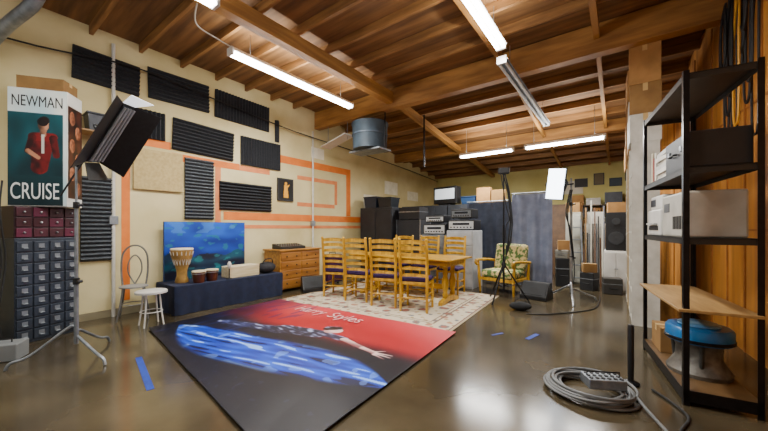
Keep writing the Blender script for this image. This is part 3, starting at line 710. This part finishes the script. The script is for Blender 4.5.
carton((-2.8, 8.15, 1.881), 4, (.34, .24, .4), 'brown cardboard box on the grey lockers', CARD, gb); carton((-2.44, 8.15, 1.881), -3, (.3, .24, .32), 'brown cardboard box on the grey lockers', CARD2, gb)
def curtain(x0, x1, yv, ztop, m, label):
    e = thing('curtain_backdrop', label, 'curtain', ((x0+x1)/2, yv, 0), 0, 'fabric backdrops on poles')
    w = x1-x0; g = G(); n = 150; bm = g.bm; rows = []
    for k in range(n+1):
        t = k/n; a = .04*math.sin(t*w*24)+.015*math.sin(t*w*11+1)
        rows.append([bm.verts.new((-w/2+t*w, a*(.5+.5*h), ztop-.02-(ztop-.04)*h)) for h in (0, .25, .5, .75, 1)])
    for a, b in zip(rows, rows[1:]):
        for j in range(4): bm.faces.new((a[j], b[j], b[j+1], a[j+1]))
    g.obj('drape', m, e, smooth=True)
    G().cyl((-w/2, 0, ztop), (w/2, 0, ztop), .014).obj('crossbar', GALV, e, smooth=True)
    for s in (-1, 1):
        g = G(); g.cyl((s*(w/2-.03), .07, 0), (s*(w/2-.03), .07, ztop), .014)
        g.cyl((s*(w/2-.03), .07, .12), (s*(w/2-.03)-s*.12, .2, .01), .008)
        g.obj('pole', GALV, e)
curtain(-2.95, -1.97, 7.35, 1.86, mat('#4e566a', '#414859', .9), 'muted slate-blue fabric curtain hung from a pole')
curtain(-1.92, -1.12, 7.35, 2.0, mat('#8a92ab', '#767e97', .9), 'pale grey-blue fabric curtain hung from a pole')
e = thing('suitcase', 'upright dark purple hard suitcase near the wall', 'suitcase', (-5.25, 5.15, 0), 80)
G().bx(-.2, .2, -.12, .12, .03, .66).obj('body', mat('#3d1638', '#2d0f2a', .4), e, bevel=.03)
G().tube([(-.08, 0, .655), (-.08, 0, .7), (.08, 0, .7), (.08, 0, .655)], .01).obj('handle', BLACK, e, smooth=True)
for s in (-.15, .15): G().cyl((s-.02, 0, .025), (s+.02, 0, .025), .025).obj('wheel', RUB, e)

e = thing('hanging_tub', 'dark blue-grey round tub hung in straps beneath the girder', 'tub', (-4.2, 5.2, 2.86))
G().lathe([(.30, 0), (.35, .02), (.37, .5), (.385, .52), (.385, .56), (.35, .56), (.32, .08), (.0, .06)]).obj('shell', mat('#34434f', '#29353f', .6, scale=5), e, smooth=True)
G().lathe([(.365, .30), (.374, .30), (.375, .33), (.366, .33)]).obj('hoop', mat('#3d4a58', None, .6), e, smooth=True)
for s in (-1, 1): G().bx(s*.392-.006, s*.392+.006, -.015, .015, -.03, .72).obj('strap', BLKMET, e)
G().bx(-.4, .4, -.2, .2, -.03, -.0).obj('cradle', GALV, e)
e = thing('air_deflector', 'white sheet-metal deflector hung below the girder', 'deflector', (-5.12, 5.18, 3.1))
G().prism([(-.38, -.15, 0), (.36, -.15, .18), (.36, -.15, .20), (-.38, -.15, .02)], (0, .3, 0)).obj('panel', WHITEMET, e)
for s in (-.3, .3): G().cyl((s, 0, .1), (s, 0, .48), .006).obj('hanger_rod', GALV, e)
G().cyl((-3.5, 6.25, 2.6), (-3.5, 6.25, cz(6.25)), .02).obj('drop_pipe', BLKMET, label='thin dark pipe dropping from the ceiling', cat='pipe')

# ---------------------------------------------------------------- far corner clutter
e = thing('low_cabinet', 'low white cabinet with two doors under a speaker', 'cabinet', (-.06, 8.0, 0), 0)
G().bx(-.2, .2, -.25, .25, 0, .8).obj('body', WHITEMET, e, bevel=.006)
for s in (-1, 1):
    d = G().bx(s*.098-.092, s*.098+.092, -.266, -.251, .04, .77).obj('door', WHITEMET, e, bevel=.003)
    G().sph((s*.02, -.275, .45), .012).obj('knob', STEEL, d, smooth=True)
e = thing('loudspeaker', 'black two-way loudspeaker standing on the white cabinet', 'speaker', (-.06, 7.98, .801), 0)
G().bx(-.17, .17, -.2, .2, 0, .76).obj('body', BLACK, e, bevel=.012)
for z, r in ((.25, .13), (.58, .07)):
    G().lathe([(r, 0), (r, .012), (r*.9, .014), (r*.4, .004), (r*.15, .008)], seg=26).obj('speaker_cone', mat('#303236', None, .5), e, loc=(0, -.201, z), rot=(90, 0, 0), smooth=True)
carton((-.06, 7.98, 1.562), 5, (.3, .3, .2), 'small brown carton on top of the loudspeaker', CARD)
e = thing('storage_cabinet', 'tall narrow off-white storage cabinet among leaning boards', 'cabinet', (-.84, 8.5, 0), 0)
G().bx(-.15, .15, -.25, .25, 0, 1.6).obj('body', mat('#a8a698', None, .5), e, bevel=.006)
d = G().bx(-.135, .135, -.266, -.251, .05, 1.55).obj('door', mat('#b5b3a6', None, .5), e, bevel=.004)
g = G(); handle(g, .1, -.266, .8, .03); g.obj('handle', STEEL, d)
carton((-.84, 8.45, 1.602), -6, (.28, .3, .22), 'brown carton on top of the narrow cabinet', CARD2)
e = thing('pale_cabinet', 'pale grey two-door cabinet behind the leaning planks', 'cabinet', (-.45, 8.75, 0), 0)
G().bx(-.2, .2, -.2, .2, 0, 1.35).obj('body', mat('#c3c1b6', None, .5), e, bevel=.006)
for s in (-1, 1): G().bx(s*.098-.092, s*.098+.092, -.216, -.201, .04, 1.31).obj('door', mat('#cdcbc0', None, .5), e, bevel=.003)
carton((-.45, 8.72, 1.352), 8, (.32, .28, .26), 'white carton on the pale cabinet', WHITE)
for k in range(12):
    x = -.62+k*.033; h = random.uniform(.9, 1.85); yy = 8.02+.006*k
    mm = [mat('#5a3418', None, .6), mat('#8f6a38', None, .6), mat('#2a2724', None, .5), mat('#6d4420', None, .6), mat('#b9b3a2', None, .6), mat('#44372a', None, .6)][k % 6]
    if k % 4 == 3:
        G().cyl((x, yy+.02, .002), (x-.02, yy+.28, h), .013).obj('tube', mat('#7d8288', None, .4, .5), label='long grey metal tube leaning upright in the corner', cat='tube', group='leaning timber planks')
    else:
        G().prism([(x-.011, yy, 0), (x+.012, yy, 0), (x-.008, yy+.28, h), (x-.031, yy+.28, h)], (0, .03, 0)).obj('timber_plank', mm, label='long narrow timber plank leaning upright in the corner', cat='plank', group='leaning timber planks')
def gearcase(loc, rz, d, m, label):
    e = thing('gear_case', label, 'case', loc, rz, 'stacked gear cases in the corner')
    G().bx(-d[0]/2, d[0]/2, -d[1]/2, d[1]/2, 0, d[2]).obj('body', m, e, bevel=.012)
    G().bx(-d[0]/2-.003, d[0]/2+.003, -d[1]/2-.003, d[1]/2+.003, d[2]*.62, d[2]*.66).obj('seam_band', GALV, e)
    G().tube([(-.06, -d[1]/2, d[2]*.4), (-.06, -d[1]/2-.03, d[2]*.4), (.06, -d[1]/2-.03, d[2]*.4), (.06, -d[1]/2, d[2]*.4)], .008).obj('handle', RUB, e, smooth=True)
gearcase((-.98, 7.85, 0), 12, (.3, .26, .6), mat('#1d1e22', None, .5), 'tall black gear case at the bottom of a pile')
gearcase((-.98, 7.85, .602), -15, (.26, .22, .18), mat('#8a8578', None, .6), 'pale grey gear case on the tall black one')
carton((-.98, 7.85, .784), 10, (.22, .2, .2), 'small brown carton on the pale case', CARD)
gearcase((-.50, 7.66, 0), -22, (.26, .22, .36), mat('#222326', None, .5), 'upright black gear case before leaning planks')
carton((-.50, 7.66, .362), 14, (.24, .2, .17), 'small brown carton on a black case', CARD2)
gearcase((-.12, 7.5, 0), 8, (.3, .24, .3), mat('#3a3733', None, .6), 'dark brown gear case before the white cabinet')
e = thing('folded_ladder', 'folded aluminium step ladder leaning among the clutter', 'ladder', (-.74, 7.92, 0), 10)
for s in (-1, 1): G().prism([(s*.12-.015, 0, 0), (s*.12+.015, 0, 0), (s*.09+.015, .22, 1.45), (s*.09-.015, .22, 1.45)], (0, .03, 0)).obj('rail', GALV, e)
for k in range(5):
    t = (k+.7)/5.4; G().bx(-.11+.03*t, .11-.03*t, .22*t-.02, .22*t+.05, 1.45*t-.01, 1.45*t+.012).obj('step', GALV, e)
# things hung on the far wall
for k, (x, z, w_, h_, cc) in enumerate(((-.95, 2.62, .34, .26, '#2e2a26'), (-.5, 2.7, .26, .34, '#7b6a48'), (-.1, 2.58, .3, .24, '#3d4a54'), (.22, 2.72, .2, .26, '#8f8a7c'))):
    e = thing('wall_frame', 'small framed sheet hanging above the far rack', 'frame', (x, BY-.002, z), 0, 'small frames on the far wall')
    G().bx(-w_/2, w_/2, -.02, 0, -h_/2, h_/2).obj('frame', BLACK, e)
    G().bx(-w_/2+.02, w_/2-.02, -.023, -.02, -h_/2+.02, h_/2-.02).obj('sheet', mat(cc, None, .6), e)
for k in range(5):
    xx = -1.05+.2*k
    G().stube([(0, 0, .1), (.06, -.02, -.25), (.02, -.02, -.5), (-.06, -.02, -.4), (-.04, 0, -.05)], .014).obj('coiled_cable', RUB if k % 2 else mat('#5a5e63', None, .6), loc=(xx, 10.80, 1.80), label='looped cable hanging from the far rack', cat='cable', group='cables hanging from the far rack', smooth=True)
e = thing('board', 'plain brown board leaning against the far rack', 'board', (-1.35, 9.6, 0), 0)
G().prism([(-.35, 0, 0), (.35, 0, 0), (.35, .35, 1.9), (-.35, .35, 1.9)], (0, .03, 0)).obj('panel', mat('#6b4c2c', '#513820', .6), e)
e = thing('wall_rack', 'wooden storage rack on the far wall', 'shelf', (-.2, 11.1, 0), 0)
RKW = mat('#5f4a30', '#4a3922', .6)
for x in (-1.0, 0, .6): G().bx(x-.03, x+.03, -.25, .25, 0, 1.88).obj('post', RKW, e)
for z in (.5, 1.1, 1.55, 1.88): G().bx(-1.03, .63, -.27, .27, z, z+.03).obj('shelf_board', RKW, e)
gs = 'boxes on the far rack'
for i, (x, z, w, h, m) in enumerate(((-.8, 1.911, .3, .3, CARD), (-.42, 1.911, .35, .2, WHITE), (.05, 1.911, .4, .34, GRAYM), (.45, 1.911, .24, .24, CARD2), (-.75, 1.581, .4, .26, GRAYM), (-.3, 1.581, .3, .24, CARD), (.28, 1.581, .35, .26, BLACK), (-.7, 1.131, .45, .36, CARD2), (-.25, 1.131, .28, .3, BLACK), (.3, 1.131, .3, .36, CARD2))):
    carton((-.2+x, 11.08, z), random.uniform(-5, 5), (w, .34, h), 'storage carton on the far wooden rack', m, gs)

# stacks along the plywood wall: white bookcase-like units below, cartons on top
DK = mat('#2e2c2a', None, .6); WC = mat('#cfccc2', '#bab6aa', .6)
def unit(yy, cx, ln, h, m, label):
    e = thing('open_bookcase', label, 'bookcase', (cx, yy, 0), 0, 'narrow bookcases along the plywood wall')
    d = .28
    for s in (-1, 1): G().bx(-d/2, d/2, s*ln/2-.01, s*ln/2+.01, 0, h).obj('side_panel', m, e)
    G().bx(d/2-.012, d/2, -ln/2+.01, ln/2-.01, 0, h).obj('back_panel', m, e)
    n = 6
    for k in range(n+1):
        z = .03+(h-.05)*k/n
        G().bx(-d/2, d/2-.012, -ln/2+.01, ln/2-.01, z, z+.02).obj('shelf_board', m, e)
    for k in range(n):
        z = .03+(h-.05)*k/n+.021
        hh = (h-.05)/n*random.uniform(.5, .85); mm = random.choice((WC, DK, CARD2, mat('#4b5b68', None, .5), GRAYM))
        G().bx(-.11, .10, -ln/2+.04, ln/2-.06, 0, hh).obj('storage_box', mm, loc=(cx, yy, z), bevel=.005, label='storage box filling a bookcase shelf', cat='box', group='boxes in the narrow bookcases')
    return e
gr = 'cartons stacked high along the plywood wall'
names = {id(CARD): 'brown', id(CARD2): 'dark brown', id(WC): 'white', id(GRAYM): 'grey', id(DK): 'black'}
for (yy, ln, cx, h0, m, hs) in ((5.45, .46, .26, 2.35, WC, ((.36, WC), (.38, CARD2), (.55, CARD))),
                                (5.98, .46, .25, 2.35, WC, ((.34, CARD), (.36, WC), (.44, CARD))),
                                (6.51, .46, .24, 2.30, mat('#b89c6c', None, .6), ((.40, CARD2), (.36, CARD), (.34, CARD))),
                                (7.04, .46, .23, 2.25, WC, ((.38, CARD), (.40, CARD2)))):
    unit(yy, cx, ln, h0, m, 'narrow open bookcase packed with storage boxes')
    z = h0+.002
    for (h, mm) in hs:
        carton((cx+random.uniform(-.012, .012), yy, z), 90+random.uniform(-2.5, 2.5), (ln*random.uniform(.88, .98), .32, h), names[id(mm)]+' carton stacked on a bookcase near the ceiling', mm, gr)
        z += h+.002

# ---------------------------------------------------------------- black metal shelf
S0 = Vector((.36, 3.07, 0)); SA = 8; SR = Matrix.Rotation(R(SA), 3, 'Z')
def sp(x, yv, z): return S0+SR @ Vector((x, yv, z))
W, Ls = .40, 1.2
e = thing('metal_shelf', 'tall black steel shelving unit with wooden lower boards', 'shelf', S0, SA)
for x in (0, W):
    for yy in (0, Ls):
        sx = 1 if x == 0 else -1; sy = 1 if yy == 0 else -1
        G().bx(x, x+sx*.034, yy, yy+sy*.004, 0, 2.36).bx(x, x+sx*.004, yy+sy*.004, yy+sy*.034, 0, 2.36).obj('post', BLKMET, e)
for z in (2.31, 1.65, 1.15): 
    g = G(); g.bx(.005, W-.005, .005, Ls-.005, z+.02, z+.03); g.bx(.005, W-.005, .005, .012, z-.015, z+.03).bx(.005, W-.005, Ls-.012, Ls-.005, z-.015, z+.03).bx(.005, .012, .012, Ls-.012, z-.015, z+.03).bx(W-.012, W-.005, .012, Ls-.012, z-.015, z+.03)
    g.obj('shelf_board', mat('#26231f', '#1b1917', .5), e)
G().bx(-.03, W-.006, -.02, Ls-.006, .66, .68).obj('shelf_board', mat('#b08d58', '#947244', .5, scale=4, st=(4, .6, 4)), e, bevel=.003)
G().bx(.006, W-.006, .006, Ls-.006, .09, .11).obj('shelf_board', mat('#6a4e2c', '#553e20', .55), e)
g = G(); g.bx(.006, W-.006, .0, .006, .03, .11).bx(.0, .006, .006, Ls-.006, .03, .11); g.obj('shelf_rim', BLKMET, e)
def printer(loc, s, label):
    e = thing('printer', label, 'printer', loc, SA+270, 'printers on the steel shelf')
    G().bx(-.2*s, .2*s, -.17, .17, 0, .22*s).bx(-.18*s, .18*s, -.15, .17, .22*s, .34*s).obj('body', WHITEMET, e, bevel=.015)
    G().bx(-.14*s, .14*s, -.176, -.171, .05, .09).obj('paper_slot', BLACK, e)
    G().bx(-.12*s, .12*s, -.2, -.171, .1, .115).obj('output_tray', mat('#c5c5c2', None, .5), e)
    G().bx(-.16*s, -.02*s, -.155, -.151, .25*s, .31*s).obj('control_panel', mat('#3c3f44', None, .3), e)
printer(sp(.2, .93, 1.181), 1.1, 'white desktop printer on the steel shelf')
e = thing('equipment_case', 'plain white equipment housing near the shelf end', 'case', sp(.2, .38, 1.181), SA)
G().bx(-.17, .17, -.27, .27, 0, .34).obj('body', mat('#b9b5aa', '#a5a196', .5), e, bevel=.015)
for k in range(6): G().bx(-.174, -.169, -.22+k*.035, -.205+k*.035, .06, .16).obj('vent_slot', BLACK, e)
G().bx(-.174, -.169, .06, .2, .2, .27).obj('control_panel', mat('#5a5d61', None, .4), e)
e = thing('plastic_case', 'plain dark equipment case on the middle shelf', 'case', sp(.2, .30, 1.681), SA)
G().bx(-.17, .17, -.25, .25, 0, .26).obj('body', mat('#232325', '#1a1a1c', .5), e, bevel=.01)
G().tube([(-.173, -.06, .13), (-.195, -.06, .13), (-.195, .06, .13), (-.173, .06, .13)], .007).obj('handle', BLACK, e, smooth=True)
for sy in (-.14, .14): G().bx(-.178, -.171, sy-.02, sy+.02, .14, .18).obj('latch', STEEL, e)
for k in range(7):
    zz = 1.681+k*.038
    G().bx(-.13, .13, -.17, .17, 0, .036).obj('paper_stack', [WHITE, mat('#cfcabb', None, .7), mat('#e6e3da', None, .7)][k % 3], loc=sp(.19+.01*math.sin(k*2), .79, zz), rot=(0, 0, SA+3*math.sin(k*3)), label='ream of white paper lying in a stack', cat='paper', group='paper stack on the steel shelf')
for k in range(3):
    h = [.3, .26, .32][k]
    G().bx(-.14, .14, -.025, .025, 0, h).obj('box_file', mat(['#d8d4c8', '#8c2a24', '#c9bfa4'][k], None, .6), loc=sp(.2, 1.02+k*.06, 1.681), rot=(0, 0, SA), bevel=.003, label='upright box file on the steel shelf', cat='box file', group='box files on the steel shelf')
carton(tuple(sp(.2, .95, .111)), SA, (.3, .3, .22), 'brown carton on the bottom shelf board', CARD2)
DKM = mat('#4a4a48', '#33332f', .5, .5, scale=14, bump=.2)
e = thing('potters_wheel', 'round blue-topped pedestal with metal base on bottom shelf', 'pedestal', sp(.2, .42, .111), 0)
G().lathe([(.19, 0), (.195, .03), (.17, .07), (.14, .12), (.135, .2), (.15, .24), (.16, .25)], seg=32).obj('base', mat('#77746d', '#4e4b46', .5, .4, scale=14, bump=.2), e, smooth=True)
for k in range(3):
    a = k*2*math.pi/3+.5; G().cyl((.15*math.cos(a), .15*math.sin(a), .06), (.17*math.cos(a), .17*math.sin(a), .25), .014).obj('leg', DKM, e)
G().lathe([(.16, .25), (.195, .255), (.2, .27), (.2, .35), (.185, .37), (.02, .375)], seg=36).obj('drum', BLUEP, e, smooth=True)
G().lathe([(.12, .374), (.125, .376), (.125, .39), (.11, .395), (.02, .395)], seg=30).obj('turntable', mat('#2e7cb8', '#8fb9cf', .3), e, smooth=True)
G().lathe([(.2, .262), (.206, .265), (.206, .285), (.2, .288)], seg=36).obj('band', BLKMET, e, smooth=True)

for k in range(14):
    yy = 4.28+.055*k; xx = rx(yy)-.05-.02*(k % 3); z0 = 3.75-.06*(k % 4); zl = 2.1+.17*((k*3) % 7)
    G().stube([(xx, yy, z0), (xx-.02, yy-.05, (z0+zl)/2+.2), (xx-.02, yy-.04, zl+.15), (xx-.02, yy+.05, zl), (xx-.02, yy+.14, zl+.15), (xx-.02, yy+.12, (z0+zl)/2+.2), (xx, yy+.04, z0)], .010).obj('hanging_cable', RUB if k not in (5, 9) else mat('#d09424', None, .5), label='looped black cable hung on the plywood wall' if k not in (5, 9) else 'looped yellow cable hung on the plywood wall', cat='cable', group='looped cables on the plywood wall', smooth=True)

# ---------------------------------------------------------------- floor cable coil & box
CB = mat('#77797a', '#626465', .5)
pts = []
for k in range(300):
    a = k*2*math.pi/30; r = .25+.035*math.sin(k*.21)+.03*math.sin(k*.071)
    pts.append((.03*math.sin(k*.05)+r*math.cos(a), .03*math.cos(k*.04)+r*math.sin(a)*.95, .012+.0055*k/30*1.2+.005*math.sin(k*.37)))
pts += [(.33, -.12, .05), (.42, -.28, .014), (.34, -.45, .012), (.15, -.62, .012)]
G().tube(pts, .0105, 7).obj('cable_coil', CB, loc=(-.19, 2.86, 0), label='coiled grey stage cable lying on the concrete floor', cat='cable', smooth=True)
e = thing('stage_box', 'silver metal stage box with rows of sockets', 'stage box', (-.10, 2.86, .088), 28)
G().bx(-.125, .125, -.075, .075, 0, .07).obj('body', GALV, e, bevel=.006)
g = G()
for i in range(6):
    for j in range(3): g.cyl((-.10+i*.04, -.045+j*.044, .07), (-.10+i*.04, -.045+j*.044, .076), .013, seg=12)
g.obj('socket', BLACK, e)
G().tube([(.11, 0, .07), (.11, 0, .10), (-.11, 0, .10), (-.11, 0, .07)], .006).obj('handle', BLKMET, e, smooth=True)
e = thing('short_stand', 'short plain black rod standing on a small foot', 'stand', (.07, 3.24, 0))
G().lathe([(.055, 0), (.06, .012), (.05, .02), (.022, .03)]).obj('base', BLKMET, e, smooth=True)
G().lathe([(.02, .025), (.022, .2), (.022, .46), (.018, .475)]).obj('post', BLACK, e, smooth=True)
G().stube([(.2, 3.2, .01), (.32, 3.0, .01), (.36, 2.85, .01), (.3, 2.65, .01), (.26, 2.4, .01), (.2, 2.2, .01)], .009).obj('floor_cable', RUB, label='thin black cable on the floor by the steel shelf', cat='cable', smooth=True)
G().stube([(-1.1, 4.95, .009), (-.8, 5.15, .009), (-.35, 5.8, .009), (-.28, 6.5, .009), (-.3, 7.1, .009)], .008).obj('floor_cable', RUB, label='thin black cable running across the concrete floor', cat='cable', smooth=True)

# ---------------------------------------------------------------- world & camera
w = bpy.data.worlds.new('World'); scene.world = w; w.use_nodes = True
w.node_tree.nodes['Background'].inputs[0].default_value = (1, .96, .9, 1)
w.node_tree.nodes['Background'].inputs[1].default_value = .42
cam = bpy.data.cameras.new('Camera'); co = bpy.data.objects.new('Camera', cam); C.objects.link(co)
co.location = (0, 0, 1.25); co.rotation_euler = (R(90), 0, R(36.4)); cam.sensor_width = 36; cam.lens = 15; cam.shift_y = .0163; cam.clip_start = .05
scene.camera = co
